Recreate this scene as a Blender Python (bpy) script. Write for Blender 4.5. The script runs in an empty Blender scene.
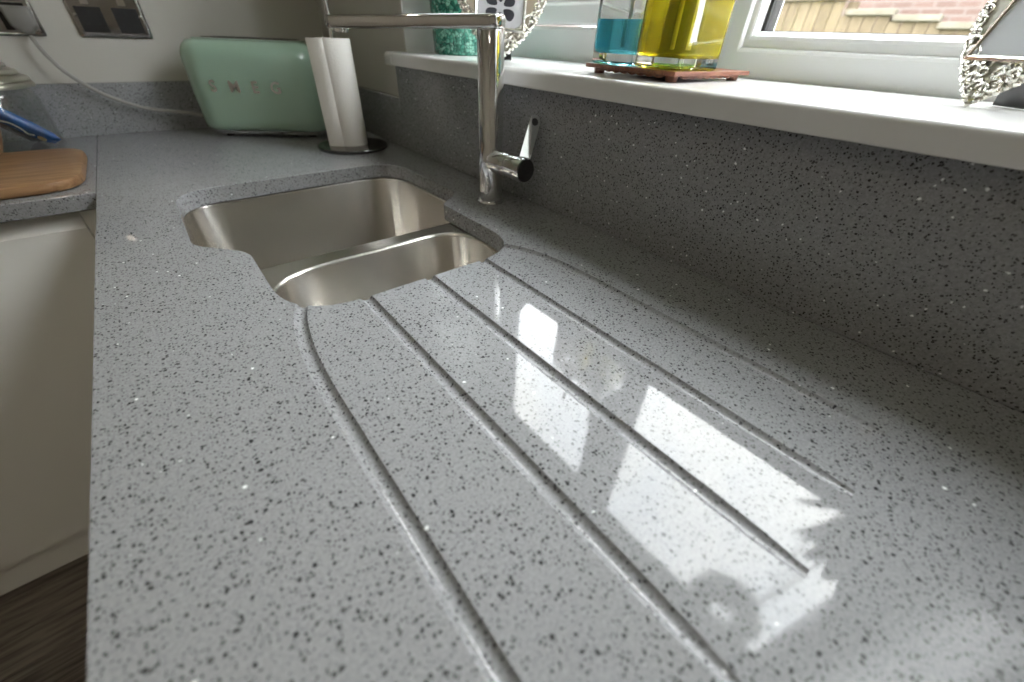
import bpy, bmesh, math, random
from mathutils import Vector, Matrix
random.seed(7)
sc = bpy.context.scene
COL = sc.collection
PI = math.pi

# ------------------------------------------------------------------ camera
# world: worktop surface z=0, its front edge x=0, +y runs away along the sink run, window wall at x=0.64
F_PX = 391.294
cam_d = bpy.data.cameras.new('camera')
cam = bpy.data.objects.new('camera', cam_d)
COL.objects.link(cam)
RM = ((0.7763, -0.3672, 0.5123), (-0.6294, -0.4962, 0.5980), (0.0347, -0.7867, -0.6164))
m = Matrix(((RM[0][0], -RM[0][1], -RM[0][2], 0.1206),
            (RM[1][0], -RM[1][1], -RM[1][2], 0.0),
            (RM[2][0], -RM[2][1], -RM[2][2], 0.2459),
            (0, 0, 0, 1)))
cam.matrix_world = m
cam_d.sensor_width = 36.0
cam_d.lens = F_PX * 36.0 / 1024.0
cam_d.clip_start = 0.01
cam_d.dof.use_dof = True
cam_d.dof.focus_distance = 0.48
cam_d.dof.aperture_fstop = 3.2
sc.camera = cam

# ------------------------------------------------------------------ world: even bright overcast
SKY = 15.0
w = bpy.data.worlds.new('overcast'); sc.world = w; w.use_nodes = True
nt = w.node_tree; nt.nodes.clear()
out = nt.nodes.new('ShaderNodeOutputWorld'); bg = nt.nodes.new('ShaderNodeBackground')
tc = nt.nodes.new('ShaderNodeTexCoord'); nz = nt.nodes.new('ShaderNodeTexNoise'); cr = nt.nodes.new('ShaderNodeValToRGB')
nz.inputs['Scale'].default_value = 5.0; nz.inputs['Detail'].default_value = 5.0
cr.color_ramp.elements[0].position = 0.35; cr.color_ramp.elements[0].color = (0.80, 0.84, 0.90, 1)
cr.color_ramp.elements[1].position = 0.62; cr.color_ramp.elements[1].color = (1.0, 1.0, 0.99, 1)
nt.links.new(tc.outputs['Generated'], nz.inputs['Vector']); nt.links.new(nz.outputs['Fac'], cr.inputs['Fac'])
nt.links.new(cr.outputs['Color'], bg.inputs['Color']); bg.inputs['Strength'].default_value = SKY
nt.links.new(bg.outputs['Background'], out.inputs['Surface'])

vs = sc.view_settings
sc.display_settings.display_device = 'sRGB'
vs.view_transform = 'Standard'; vs.look = 'None'; vs.gamma = 1.0; vs.use_curve_mapping = False
vs.exposure = 0.7
sc.cycles.use_denoising = True
sc.cycles.max_bounces = 12; sc.cycles.diffuse_bounces = 6; sc.cycles.glossy_bounces = 6
sc.cycles.transmission_bounces = 12; sc.cycles.transparent_max_bounces = 12
sc.cycles.sample_clamp_indirect = 12.0

# ------------------------------------------------------------------ materials
M = {}
def mat(name, col=(0.8, 0.8, 0.8), rough=0.5, metal=0.0, **kw):
    mt = bpy.data.materials.new(name); mt.use_nodes = True
    b = mt.node_tree.nodes['Principled BSDF']
    b.inputs['Base Color'].default_value = (*col, 1); b.inputs['Roughness'].default_value = rough
    b.inputs['Metallic'].default_value = metal
    for k, v in kw.items():
        b.inputs[k.replace('_', ' ')].default_value = v
    M[name] = mt
    return mt, mt.node_tree, b
def N(nt, t, **kw):
    n = nt.nodes.new(t)
    for k, v in kw.items():
        if k in n.inputs: n.inputs[k].default_value = v
        else: setattr(n, k, v)
    return n
def math_n(nt, op, a, b=None, clamp=False):
    n = nt.nodes.new('ShaderNodeMath'); n.operation = op; n.use_clamp = clamp
    for i, v in enumerate((a, b)):
        if v is None: continue
        if isinstance(v, (int, float)): n.inputs[i].default_value = v
        else: nt.links.new(v, n.inputs[i])
    return n.outputs[0]
def mixc(nt, fac, a, b, mode='MIX'):
    n = nt.nodes.new('ShaderNodeMix'); n.data_type = 'RGBA'; n.blend_type = mode
    for idx, v in ((0, fac), (6, a), (7, b)):
        if isinstance(v, (int, float)): n.inputs[idx].default_value = v
        elif isinstance(v, tuple): n.inputs[idx].default_value = (*v, 1) if len(v) == 3 else v
        else: nt.links.new(v, n.inputs[idx])
    return n.outputs[2]
def ramp(nt, fac, stops):
    n = nt.nodes.new('ShaderNodeValToRGB'); e = n.color_ramp.elements
    while len(e) < len(stops): e.new(0.5)
    for i, (p, c) in enumerate(stops):
        e[i].position = p; e[i].color = (*c, 1)
    nt.links.new(fac, n.inputs[0]); return n.outputs[0]
def coords(nt, scale=(1, 1, 1), kind='Object'):
    tc = nt.nodes.new('ShaderNodeTexCoord'); mp = nt.nodes.new('ShaderNodeMapping')
    mp.inputs['Scale'].default_value = scale
    nt.links.new(tc.outputs[kind], mp.inputs[0]); return mp.outputs[0]
def bump(nt, b, h, strength=0.2, dist=0.002):
    n = nt.nodes.new('ShaderNodeBump'); n.inputs['Strength'].default_value = strength; n.inputs['Distance'].default_value = dist
    nt.links.new(h, n.inputs['Height']); nt.links.new(n.outputs[0], b.inputs['Normal'])

# speckled polished quartz: grey resin, dark grains of mixed size, rare mirror chips whose glint is painted as white spots
mt, nt, b = mat('quartz', (0.2, 0.2, 0.2), 0.05, IOR=1.345)
co = nt.nodes.new('ShaderNodeNewGeometry').outputs['Position']
warp = N(nt, 'ShaderNodeTexNoise', Scale=260.0, Detail=2.0); nt.links.new(co, warp.inputs['Vector'])
vadd = nt.nodes.new('ShaderNodeVectorMath'); vadd.operation = 'MULTIPLY_ADD'
nt.links.new(warp.outputs['Color'], vadd.inputs[0]); vadd.inputs[1].default_value = (0.0032,) * 3; nt.links.new(co, vadd.inputs[2])
wco = vadd.outputs[0]
big = N(nt, 'ShaderNodeTexNoise', Scale=9.0, Detail=3.0); nt.links.new(co, big.inputs['Vector'])
fine = N(nt, 'ShaderNodeTexNoise', Scale=420.0, Detail=3.0); nt.links.new(co, fine.inputs['Vector'])
base = ramp(nt, fine.outputs['Fac'], [(0.3, (0.240, 0.243, 0.254)), (0.7, (0.350, 0.354, 0.369))])
base = mixc(nt, math_n(nt, 'MULTIPLY', big.outputs['Fac'], 0.22), base, (0.16, 0.163, 0.167))
def specks(scale, lo, hi, thresh_lo, thresh_hi):
    v = N(nt, 'ShaderNodeTexVoronoi', Scale=scale); nt.links.new(wco, v.inputs['Vector'])
    s = nt.nodes.new('ShaderNodeSeparateColor'); nt.links.new(v.outputs['Color'], s.inputs[0])
    r = math_n(nt, 'MULTIPLY_ADD', s.outputs[0], thresh_hi); r.node.inputs[2].default_value = thresh_lo
    d = math_n(nt, 'SUBTRACT', r, v.outputs['Distance'])
    return math_n(nt, 'MULTIPLY', d, 14.0, True), s
f1, s1 = specks(310.0, 0, 0, -0.155, 0.62)
f2, s2 = specks(480.0, 0, 0, -0.12, 0.56)
dk1 = ramp(nt, s1.outputs[1], [(0.0, (0.03, 0.03, 0.031)), (1.0, (0.12, 0.12, 0.122))])
lt2 = ramp(nt, s2.outputs[1], [(0.0, (0.06, 0.06, 0.063)), (1.0, (0.17, 0.172, 0.177))])
base = mixc(nt, f2, base, lt2)
base = mixc(nt, f1, base, dk1)
f4, s4 = specks(215.0, 0, 0, -0.30, 0.64)
base = mixc(nt, f4, base, (0.04, 0.04, 0.042))
f3, s3 = specks(98.0, 0, 0, -0.80, 0.985)
base = mixc(nt, f3, base, (0.92, 0.93, 0.95))
nt.links.new(base, b.inputs['Base Color'])
rg = N(nt, 'ShaderNodeTexNoise', Scale=180.0, Detail=2.0); nt.links.new(co, rg.inputs['Vector'])
bump(nt, b, rg.outputs['Fac'], 0.03, 0.0006)

mt, nt, b = mat('stainless', (0.70, 0.675, 0.635), 0.27, 1.0, Anisotropic=0.85, Anisotropic_Rotation=0.25)
tg = nt.nodes.new('ShaderNodeTangent'); tg.direction_type = 'RADIAL'; tg.axis = 'Z'; nt.links.new(tg.outputs[0], b.inputs['Tangent'])
mat('chrome', (0.80, 0.80, 0.80), 0.06, 1.0)
mat('nickel', (0.42, 0.41, 0.40), 0.10, 1.0)
mat('dark_chrome', (0.16, 0.16, 0.165), 0.12, 1.0)
mat('black_plastic', (0.012, 0.012, 0.013), 0.35)
mat('grey_plastic', (0.19, 0.185, 0.175), 0.45)
mat('cord_grey', (0.30, 0.29, 0.27), 0.5)
mt, nt, b = mat('sage_enamel', (0.35, 0.50, 0.40), 0.12, Coat_Weight=0.6, Coat_Roughness=0.05)
mt, nt, b = mat('wall_paint', (0.50, 0.485, 0.445), 0.7)
nzp = N(nt, 'ShaderNodeTexNoise', Scale=140.0, Detail=3.0); nt.links.new(coords(nt), nzp.inputs['Vector']); bump(nt, b, nzp.outputs['Fac'], 0.08, 0.001)
mt, nt, b = mat('ceiling_paint', (0.82, 0.81, 0.78), 0.8)
nzp = N(nt, 'ShaderNodeTexNoise', Scale=120.0, Detail=3.0); nt.links.new(coords(nt), nzp.inputs['Vector']); bump(nt, b, nzp.outputs['Fac'], 0.08, 0.001)
mt, nt, b = mat('upvc', (0.74, 0.75, 0.755), 0.22)
mt, nt, b = mat('sill_gloss', (0.70, 0.70, 0.69), 0.16)
mat('gasket', (0.02, 0.02, 0.022), 0.5)
mt, nt, b = mat('cabinet_white', (0.86, 0.86, 0.83), 0.38)
mat('carcass', (0.55, 0.54, 0.50), 0.5)
mat('cap_white', (0.8, 0.8, 0.8), 0.35)
mat('emit_lamp', (1, 1, 1), 0.5, Emission_Color=(1.0, 0.87, 0.72, 1), Emission_Strength=120.0)

def wood(name, c0, c1, c2, scale, rough, stretch, bstr=0.15):
    mt, nt, b = mat(name, c1, rough)
    co = coords(nt, stretch)
    n1 = N(nt, 'ShaderNodeTexNoise', Scale=scale, Detail=6.0, Distortion=0.6); nt.links.new(co, n1.inputs['Vector'])
    oi = nt.nodes.new('ShaderNodeObjectInfo')
    f = math_n(nt, 'ADD', n1.outputs['Fac'], math_n(nt, 'MULTIPLY', math_n(nt, 'SUBTRACT', oi.outputs['Random'], 0.5), 0.16))
    nt.links.new(ramp(nt, f, [(0.32, c0), (0.5, c1), (0.68, c2)]), b.inputs['Base Color'])
    bump(nt, b, n1.outputs['Fac'], bstr, 0.002)
wood('plank_wood', (0.05, 0.040, 0.033), (0.12, 0.098, 0.080), (0.20, 0.17, 0.14), 6.0, 0.42, (1.2, 14, 14))
wood('board_wood', (0.13, 0.064, 0.028), (0.26, 0.14, 0.065), (0.36, 0.21, 0.105), 7.0, 0.4, (1.5, 16, 16), 0.08)
wood('trivet_wood', (0.11, 0.035, 0.02), (0.20, 0.07, 0.04), (0.27, 0.11, 0.06), 9.0, 0.45, (2, 20, 20))
wood('fence_wood', (0.046, 0.031, 0.015), (0.072, 0.051, 0.026), (0.092, 0.069, 0.040), 5.0, 0.8, (12, 12, 1.0))
mt, nt, b = mat('cap_stone', (0.30, 0.25, 0.18), 0.85)
nn = N(nt, 'ShaderNodeTexNoise', Scale=6.0, Detail=5.0); nt.links.new(coords(nt), nn.inputs['Vector'])
nt.links.new(ramp(nt, nn.outputs['Fac'], [(0.3, (0.07, 0.06, 0.042)), (0.7, (0.10, 0.088, 0.068))]), b.inputs['Base Color'])
mt, nt, b = mat('brick', (0.2, 0.1, 0.07), 0.85)
bk = N(nt, 'ShaderNodeTexBrick', Scale=1.0); bk.inputs['Color1'].default_value = (0.060, 0.034, 0.026, 1); bk.inputs['Color2'].default_value = (0.078, 0.046, 0.036, 1)
bk.inputs['Mortar'].default_value = (0.09, 0.072, 0.062, 1); bk.inputs['Mortar Size'].default_value = 0.012; bk.inputs['Brick Width'].default_value = 0.225; bk.inputs['Row Height'].default_value = 0.075
tcb = nt.nodes.new('ShaderNodeTexCoord'); sx = nt.nodes.new('ShaderNodeSeparateXYZ'); cx = nt.nodes.new('ShaderNodeCombineXYZ')
nt.links.new(tcb.outputs['Object'], sx.inputs[0]); nt.links.new(sx.outputs[1], cx.inputs[0]); nt.links.new(sx.outputs[2], cx.inputs[1]); nt.links.new(cx.outputs[0], bk.inputs['Vector'])
nt.links.new(bk.outputs['Color'], b.inputs['Base Color'])
mat('roof_tile', (0.09, 0.05, 0.04), 0.8)
mt, nt, b = mat('lawn', (0.06, 0.10, 0.03), 0.9)
nn = N(nt, 'ShaderNodeTexNoise', Scale=30.0, Detail=5.0); nt.links.new(coords(nt), nn.inputs['Vector'])
nt.links.new(ramp(nt, nn.outputs['Fac'], [(0.3, (0.04, 0.07, 0.02)), (0.7, (0.09, 0.13, 0.045))]), b.inputs['Base Color'])
mat('leaf_green', (0.05, 0.075, 0.03), 0.6)
mat('bark', (0.06, 0.045, 0.035), 0.9)
mt, nt, b = mat('paper', (0.82, 0.80, 0.76), 0.85)
vo = N(nt, 'ShaderNodeTexVoronoi', Scale=220.0); nt.links.new(coords(nt), vo.inputs['Vector']); bump(nt, b, vo.outputs['Distance'], 0.25, 0.001)
mt, nt, b = mat('mosaic_green', (0.05, 0.27, 0.19), 0.12)
vo = N(nt, 'ShaderNodeTexVoronoi', Scale=150.0, feature='DISTANCE_TO_EDGE'); co = coords(nt); nt.links.new(co, vo.inputs['Vector'])
vc = N(nt, 'ShaderNodeTexVoronoi', Scale=150.0); nt.links.new(co, vc.inputs['Vector'])
sp = nt.nodes.new('ShaderNodeSeparateColor'); nt.links.new(vc.outputs['Color'], sp.inputs[0])
cell = ramp(nt, sp.outputs[0], [(0.0, (0.012, 0.11, 0.075)), (0.5, (0.04, 0.24, 0.17)), (1.0, (0.20, 0.48, 0.37))])
nt.links.new(mixc(nt, math_n(nt, 'LESS_THAN', vo.outputs['Distance'], 0.06), cell, (0.01, 0.05, 0.04)), b.inputs['Base Color'])
bump(nt, b, vo.outputs['Distance'], 0.8, 0.003)
mat('silver', (0.78, 0.76, 0.70), 0.14, 1.0)
mat('silver_satin', (0.66, 0.64, 0.57), 0.28, 1.0)
mat('picture_paper', (0.70, 0.71, 0.75), 0.25)
mat('picture_grey', (0.52, 0.54, 0.57), 0.12)
mat('print_dark', (0.035, 0.037, 0.05), 0.4)
mat('blue_wrap', (0.012, 0.085, 0.30), 0.22)
mat('navy_wrap', (0.008, 0.012, 0.03), 0.25)
mat('white_print', (0.7, 0.72, 0.75), 0.4)
mat('gold_wrap', (0.45, 0.30, 0.09), 0.3)
mat('biscuit', (0.22, 0.11, 0.045), 0.7)
mat('glass', (1, 1, 1), 0.0, Transmission_Weight=1.0, IOR=1.48)
mat('liquid_blue', (0.16, 0.72, 0.86), 0.0, Transmission_Weight=0.72, IOR=1.34)
mat('liquid_yellow', (0.96, 0.84, 0.03), 0.0, Transmission_Weight=0.72, IOR=1.34)
mat('liquid_green', (0.34, 0.78, 0.06), 0.0, Transmission_Weight=0.72, IOR=1.34)
# thin clear sheet: passes light straight through, mirrors a little at its surface
def sheet_glass(name):
    mt = bpy.data.materials.new(name); mt.use_nodes = True; nt = mt.node_tree; nt.nodes.clear()
    o = nt.nodes.new('ShaderNodeOutputMaterial'); mx = nt.nodes.new('ShaderNodeMixShader'); fr = nt.nodes.new('ShaderNodeFresnel')
    ge = nt.nodes.new('ShaderNodeNewGeometry')
    ior = math_n(nt, 'MULTIPLY_ADD', ge.outputs['Backfacing'], 1 / 1.5 - 1.5); ior.node.inputs[2].default_value = 1.5
    nt.links.new(ior, fr.inputs['IOR'])
    t = nt.nodes.new('ShaderNodeBsdfTransparent'); t.inputs[0].default_value = (0.97, 0.98, 0.975, 1)
    g = nt.nodes.new('ShaderNodeBsdfGlossy'); g.inputs['Roughness'].default_value = 0.0
    nt.links.new(fr.outputs[0], mx.inputs[0]); nt.links.new(t.outputs[0], mx.inputs[1]); nt.links.new(g.outputs[0], mx.inputs[2]); nt.links.new(mx.outputs[0], o.inputs[0])
    M[name] = mt
sheet_glass('pane')

# ------------------------------------------------------------------ helpers (all vertices are given in world coordinates)
def wloc(o):
    v = Vector((0, 0, 0))
    while o is not None:
        v += o.location; o = o.parent
    return v
def setp(o, label=None, cat=None, group=None, kind=None):
    for k, v in (('label', label), ('category', cat), ('group', group), ('kind', kind)):
        if v: o[k] = v
    return o
def thing(name, loc, label=None, cat=None, group=None, kind=None):
    o = bpy.data.objects.new(name, None); COL.objects.link(o); o.location = loc; o.empty_display_size = 0.05
    return setp(o, label, cat, group, kind)
def obj(name, bm, material, parent=None, smooth=None, **props):
    bmesh.ops.recalc_face_normals(bm, faces=bm.faces)
    me = bpy.data.meshes.new(name)
    if parent is not None:
        org = wloc(parent); loc = Vector((0, 0, 0))
    else:
        xs = [v.co for v in bm.verts]
        org = Vector(((min(c.x for c in xs) + max(c.x for c in xs)) / 2, (min(c.y for c in xs) + max(c.y for c in xs)) / 2, min(c.z for c in xs)))
        loc = org.copy()
    bmesh.ops.translate(bm, verts=bm.verts, vec=-org)
    bm.to_mesh(me); bm.free()
    if smooth is not None:
        for p in me.polygons: p.use_smooth = True
        me.set_sharp_from_angle(angle=math.radians(smooth))
    me.materials.append(M[material])
    o = bpy.data.objects.new(name, me); COL.objects.link(o); o.location = loc
    if parent is not None: o.parent = parent
    return setp(o, **props)
def box(bm, x0, x1, y0, y1, z0, z1, bev=0.0):
    vs_ = [bm.verts.new((x, y, z)) for z in (z0, z1) for y in (y0, y1) for x in (x0, x1)]
    fs = [bm.faces.new([vs_[i] for i in f]) for f in ((0, 2, 3, 1), (4, 5, 7, 6), (0, 1, 5, 4), (2, 6, 7, 3), (0, 4, 6, 2), (1, 3, 7, 5))]
    if bev:
        es = list({e for f in fs for e in f.edges})
        bmesh.ops.bevel(bm, geom=es, offset=bev, segments=2, affect='EDGES', profile=0.5)
    return bm
def nb(): return bmesh.new()
def bx(*a, **k): return box(nb(), *a, **k)
def obox(bm, c, ax, ay, az, hx, hy, hz, bev=0.0):
    """box with centre c, unit axes and half sizes"""
    vs_ = []
    for sz in (-1, 1):
        for sy in (-1, 1):
            for s in (-1, 1): vs_.append(bm.verts.new(c + ax * (hx * s) + ay * (hy * sy) + az * (hz * sz)))
    fs = [bm.faces.new([vs_[i] for i in f]) for f in ((0, 2, 3, 1), (4, 5, 7, 6), (0, 1, 5, 4), (2, 6, 7, 3), (0, 4, 6, 2), (1, 3, 7, 5))]
    if bev: bmesh.ops.bevel(bm, geom=list({e for f in fs for e in f.edges}), offset=bev, segments=2, affect='EDGES', profile=0.5)
    return bm
def loft(bm, loops, cap0=True, cap1=True, closed=True):
    rows = [[bm.verts.new(p) for p in lp] for lp in loops]
    n = len(rows[0])
    for a, b_ in zip(rows, rows[1:]):
        for i in range(n if closed else n - 1):
            j = (i + 1) % n
            bm.faces.new((a[i], a[j], b_[j], b_[i]))
    if cap0: bm.faces.new(rows[0][::-1])
    if cap1: bm.faces.new(rows[-1])
    return bm
def lathe(bm, c, prof, n=40, cap0=True, cap1=True):
    """prof: (radius, z) from bottom to top, around the vertical through c"""
    return loft(bm, [[Vector((c[0] + r * math.cos(2 * PI * k / n), c[1] + r * math.sin(2 * PI * k / n), c[2] + z)) for k in range(n)] for r, z in prof], cap0, cap1)
def alathe(bm, c, axis, prof, n=32):
    """prof: (radius, distance along axis)"""
    axis = Vector(axis).normalized(); t = Vector((0, 0, 1)) if abs(axis.z) < 0.9 else Vector((1, 0, 0))
    u = axis.cross(t).normalized(); v = axis.cross(u)
    return loft(bm, [[Vector(c) + axis * d + u * (r * math.cos(2 * PI * k / n)) + v * (r * math.sin(2 * PI * k / n)) for k in range(n)] for r, d in prof])
def crom(pts, seg=8, closed=False):
    P = [Vector(p) for p in pts]; n = len(P); res = []
    for i in range(n if closed else n - 1):
        p0 = P[(i - 1) % n] if closed or i > 0 else P[0]; p1 = P[i]; p2 = P[(i + 1) % n]
        p3 = P[(i + 2) % n] if closed or i + 2 < n else P[-1]
        for k in range(seg):
            t = k / seg
            res.append(0.5 * ((2 * p1) + (p2 - p0) * t + (2 * p0 - 5 * p1 + 4 * p2 - p3) * t * t + (3 * p1 - p0 - 3 * p2 + p3) * t ** 3))
    if not closed: res.append(P[-1])
    return res
def tube(bm, pts, r, n=8, taper=None, caps=True):
    pts = [Vector(p) for p in pts]; loops = []; up = Vector((0.13, 0.21, 0.97)).normalized()
    for i, p in enumerate(pts):
        d = (pts[min(i + 1, len(pts) - 1)] - pts[max(i - 1, 0)]).normalized()
        u = d.cross(up)
        if u.length < 1e-4: u = d.cross(Vector((1, 0, 0)))
        u.normalize(); v = d.cross(u)
        rr = r if taper is None else r * taper[i]
        loops.append([p + u * (rr * math.cos(2 * PI * k / n)) + v * (rr * math.sin(2 * PI * k / n)) for k in range(n)])
    return loft(bm, loops, caps, caps)
def rrect(cx_, cy_, hx, hy, r, n=8):
    """rounded rectangle, counter-clockwise 2-D points"""
    r = min(r, hx - 1e-4, hy - 1e-4); P = []
    for sx_, sy_, a0 in ((1, 1, 0), (-1, 1, PI / 2), (-1, -1, PI), (1, -1, 1.5 * PI)):
        for k in range(n + 1):
            a = a0 + PI / 2 * k / n
            P.append((cx_ + sx_ * (hx - r) + r * math.cos(a), cy_ + sy_ * (hy - r) + r * math.sin(a)))
    return P
def round_poly(corners, n=10):
    """corners (x, y, r): polygon with each corner rounded by radius r"""
    P = []; m_ = len(corners)
    for i in range(m_):
        p = Vector(corners[i][:2]); r = corners[i][2]
        a = (Vector(corners[i - 1][:2]) - p); b_ = (Vector(corners[(i + 1) % m_][:2]) - p)
        la, lb = a.length, b_.length; a.normalize(); b_.normalize()
        ang = a.angle(b_); t = min(r / math.tan(ang / 2), la * 0.49, lb * 0.49)
        p0 = p + a * t; p1 = p + b_ * t
        for k in range(n + 1):
            s = k / n
            P.append(tuple(p0 * (1 - s) ** 2 * 1 + p * 2 * s * (1 - s) + p1 * s * s))
    return P
def offset2(P, d):
    """grow a closed counter-clockwise 2-D outline by d"""
    n = len(P); R_ = []
    for i in range(n):
        a = Vector(P[i - 1]); c = Vector(P[(i + 1) % n]); t = (c - a)
        if t.length < 1e-9: R_.append(tuple(P[i])); continue
        t.normalize(); R_.append((P[i][0] + t.y * d, P[i][1] - t.x * d))
    return R_
def at_z(P, z): return [Vector((p[0], p[1], z)) for p in P]
def copy_thing(root, off, **props):
    r = root.copy(); COL.objects.link(r); r.location = root.location + Vector(off)
    for ch in list(root.children):
        c = ch.copy(); COL.objects.link(c); c.parent = r
        for g in list(ch.children):
            d = g.copy(); COL.objects.link(d); d.parent = c
    setp(r, **props); return r
def boolean(target, cutters):
    for c in cutters:
        md = target.modifiers.new('cut', 'BOOLEAN'); md.operation = 'DIFFERENCE'; md.solver = 'EXACT'; md.object = c
    dg = bpy.context.evaluated_depsgraph_get()
    me = bpy.data.meshes.new_from_object(target.evaluated_get(dg), preserve_all_data_layers=True, depsgraph=dg)
    target.modifiers.clear(); target.data = me
    for p in me.polygons: p.use_smooth = True
    me.set_sharp_from_angle(angle=math.radians(38))
    md = target.modifiers.new('wn', 'WEIGHTED_NORMAL'); md.mode = 'FACE_AREA'; md.weight = 100; md.keep_sharp = True
    dg = bpy.context.evaluated_depsgraph_get()
    me = bpy.data.meshes.new_from_object(target.evaluated_get(dg), preserve_all_data_layers=True, depsgraph=dg)
    target.modifiers.clear(); target.data = me
    for c in cutters:
        md_ = c.data; bpy.data.objects.remove(c); bpy.data.meshes.remove(md_)
V = Vector

FLOOR = -0.88; CEIL = 1.52
XL, XW = -2.40, 0.64          # room left wall, window wall face
YF, YB = -2.40, 1.58          # wall behind the camera, back wall face
UP = 0.62; UB = 1.56          # upstand faces
ZS = 0.205                    # sill top
WY0, WY1 = -0.272, 1.03        # window opening
WZ1 = 1.235

# ------------------------------------------------------------------ structure
fl = obj('floor', bx(XL, 0.95, YF - 0.2, YB + 0.1, FLOOR - 0.12, FLOOR - 0.006), 'plank_wood', kind='structure')
pl_me = {}
row = 0; y = YF
while y < YB - 0.01:
    y1 = min(y + 0.19, YB); x = XL - 0.6 * ((row * 0.37) % 1.0) * 2
    while x < XW:
        a, b_ = max(x, XL), min(x + 1.22, XW)
        if b_ - a > 0.02:
            obj('plank', bx(a + 0.0008, b_ - 0.0008, y + 0.0008, y1 - 0.0008, FLOOR - 0.006, FLOOR, bev=0.0012), 'plank_wood', fl)
        x += 1.22
    y = y1; row += 1
obj('ceiling', bx(XL - 0.1, 0.95, YF - 0.2, YB + 0.1, CEIL, CEIL + 0.1), 'ceiling_paint', kind='structure')
obj('wall_back', bx(XL - 0.1, 0.95, YB, YB + 0.1, FLOOR, CEIL), 'wall_paint', kind='structure')
obj('wall_left', bx(XL - 0.1, XL, YF, YB, FLOOR, CEIL), 'ceiling_paint', kind='structure')
bm = nb()
box(bm, XW, 0.94, YF, YB, FLOOR, 0.179)
box(bm, XW, 0.94, WY1, YB, 0.179, CEIL)
box(bm, XW, 0.94, YF, WY0, 0.179, CEIL)
box(bm, XW, 0.94, WY0, WY1, WZ1, CEIL)
obj('wall_right', bm, 'wall_paint', kind='structure')
bm = bx(XL, XW, YF - 0.1, YF, FLOOR, CEIL)
obj('wall_front', bm, 'ceiling_paint', kind='structure')

def ring(prof, y0, y1, z0, z1, fac=(1, 1, 1, 1), ax='x'):
    """mitred frame: prof = (inset, depth); fac scales the inset on sides y0, y1, z0, z1"""
    loops = []
    for ins, d in prof:
        a, b_, c, e = y0 + ins * fac[0], y1 - ins * fac[1], z0 + ins * fac[2], z1 - ins * fac[3]
        q = [(a, c), (b_, c), (b_, e), (a, e)]
        loops.append([V((d, p, z)) if ax == 'x' else V((p, d, z)) for p, z in q])
    bm = nb(); rows = [[bm.verts.new(p) for p in lp] for lp in loops]
    for k in range(len(rows)):
        A, B = rows[k], rows[(k + 1) % len(rows)]
        for i in range(4):
            j = (i + 1) % 4; bm.faces.new((A[i], A[j], B[j], B[i]))
    return bm
XF = 0.865
win = thing('window_1', (XF + 0.03, (WY0 + WY1) / 2, 0.18), 'white plastic window over the sink with one fixed light and one opening sash', kind='structure')
prof_fix = [(0, XF), (0.040, XF), (0.0425, XF + 0.002), (0.044, XF + 0.007), (0.0505, XF + 0.008), (0.0535, XF + 0.010), (0.0560, XF + 0.016), (0.058, XF + 0.026), (0.058, XF + 0.07), (0, XF + 0.07)]
MUL = 0.40
obj('frame', ring(prof_fix, WY0, MUL, ZS - 0.025, WZ1, fac=(1, 0.85, 1.43, 1)), 'upvc', win)
prof_out = [(0, XF), (0.054, XF), (0.058, XF + 0.004), (0.058, XF + 0.07), (0, XF + 0.07)]
obj('frame', ring(prof_out, MUL, WY1, ZS - 0.025, WZ1, fac=(0.45, 1.2, 1.43, 1)), 'upvc', win)
sy0, sy1, sz0, sz1 = MUL + 0.0285, WY1 - 0.072, ZS + 0.0605, WZ1 - 0.0605
prof_sash = [(0, XF + 0.004), (0.003, XF), (0.031, XF), (0.0345, XF + 0.002), (0.036, XF + 0.007), (0.042, XF + 0.008), (0.046, XF + 0.012), (0.05, XF + 0.026), (0.05, XF + 0.066), (0, XF + 0.066)]
sash = obj('sash', ring(prof_sash, sy0, sy1, sz0, sz1), 'upvc', win)
gl = [(WY0 + 0.058, MUL - 0.049, ZS + 0.058, WZ1 - 0.058), (sy0 + 0.05, sy1 - 0.05, sz0 + 0.05, sz1 - 0.05)]
for i, (a, b_, c, d) in enumerate(gl):
    obj('gasket', ring([(-0.001, XF + 0.0262), (0.005, XF + 0.0262), (0.007, XF + 0.0300), (0.007, XF + 0.0345), (0.007, XF + 0.052), (-0.001, XF + 0.052)], a, b_, c, d, fac=(0.1, 1, 0.1, 0.1)), 'gasket', win)
    obj('pane', bx(XF + 0.0335, XF + 0.0345, a - 0.003, b_ + 0.003, c - 0.003, d + 0.003), 'pane', win)
# handle on the opening sash
h = obj('handle', bx(XF - 0.012, XF, sy0 + 0.012, sy0 + 0.036, 0.66, 0.72, bev=0.003), 'upvc', win)
obj('lever', bx(XF - 0.030, XF - 0.012, sy0 + 0.015, sy0 + 0.033, 0.60, 0.71, bev=0.005), 'upvc', h)
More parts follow.
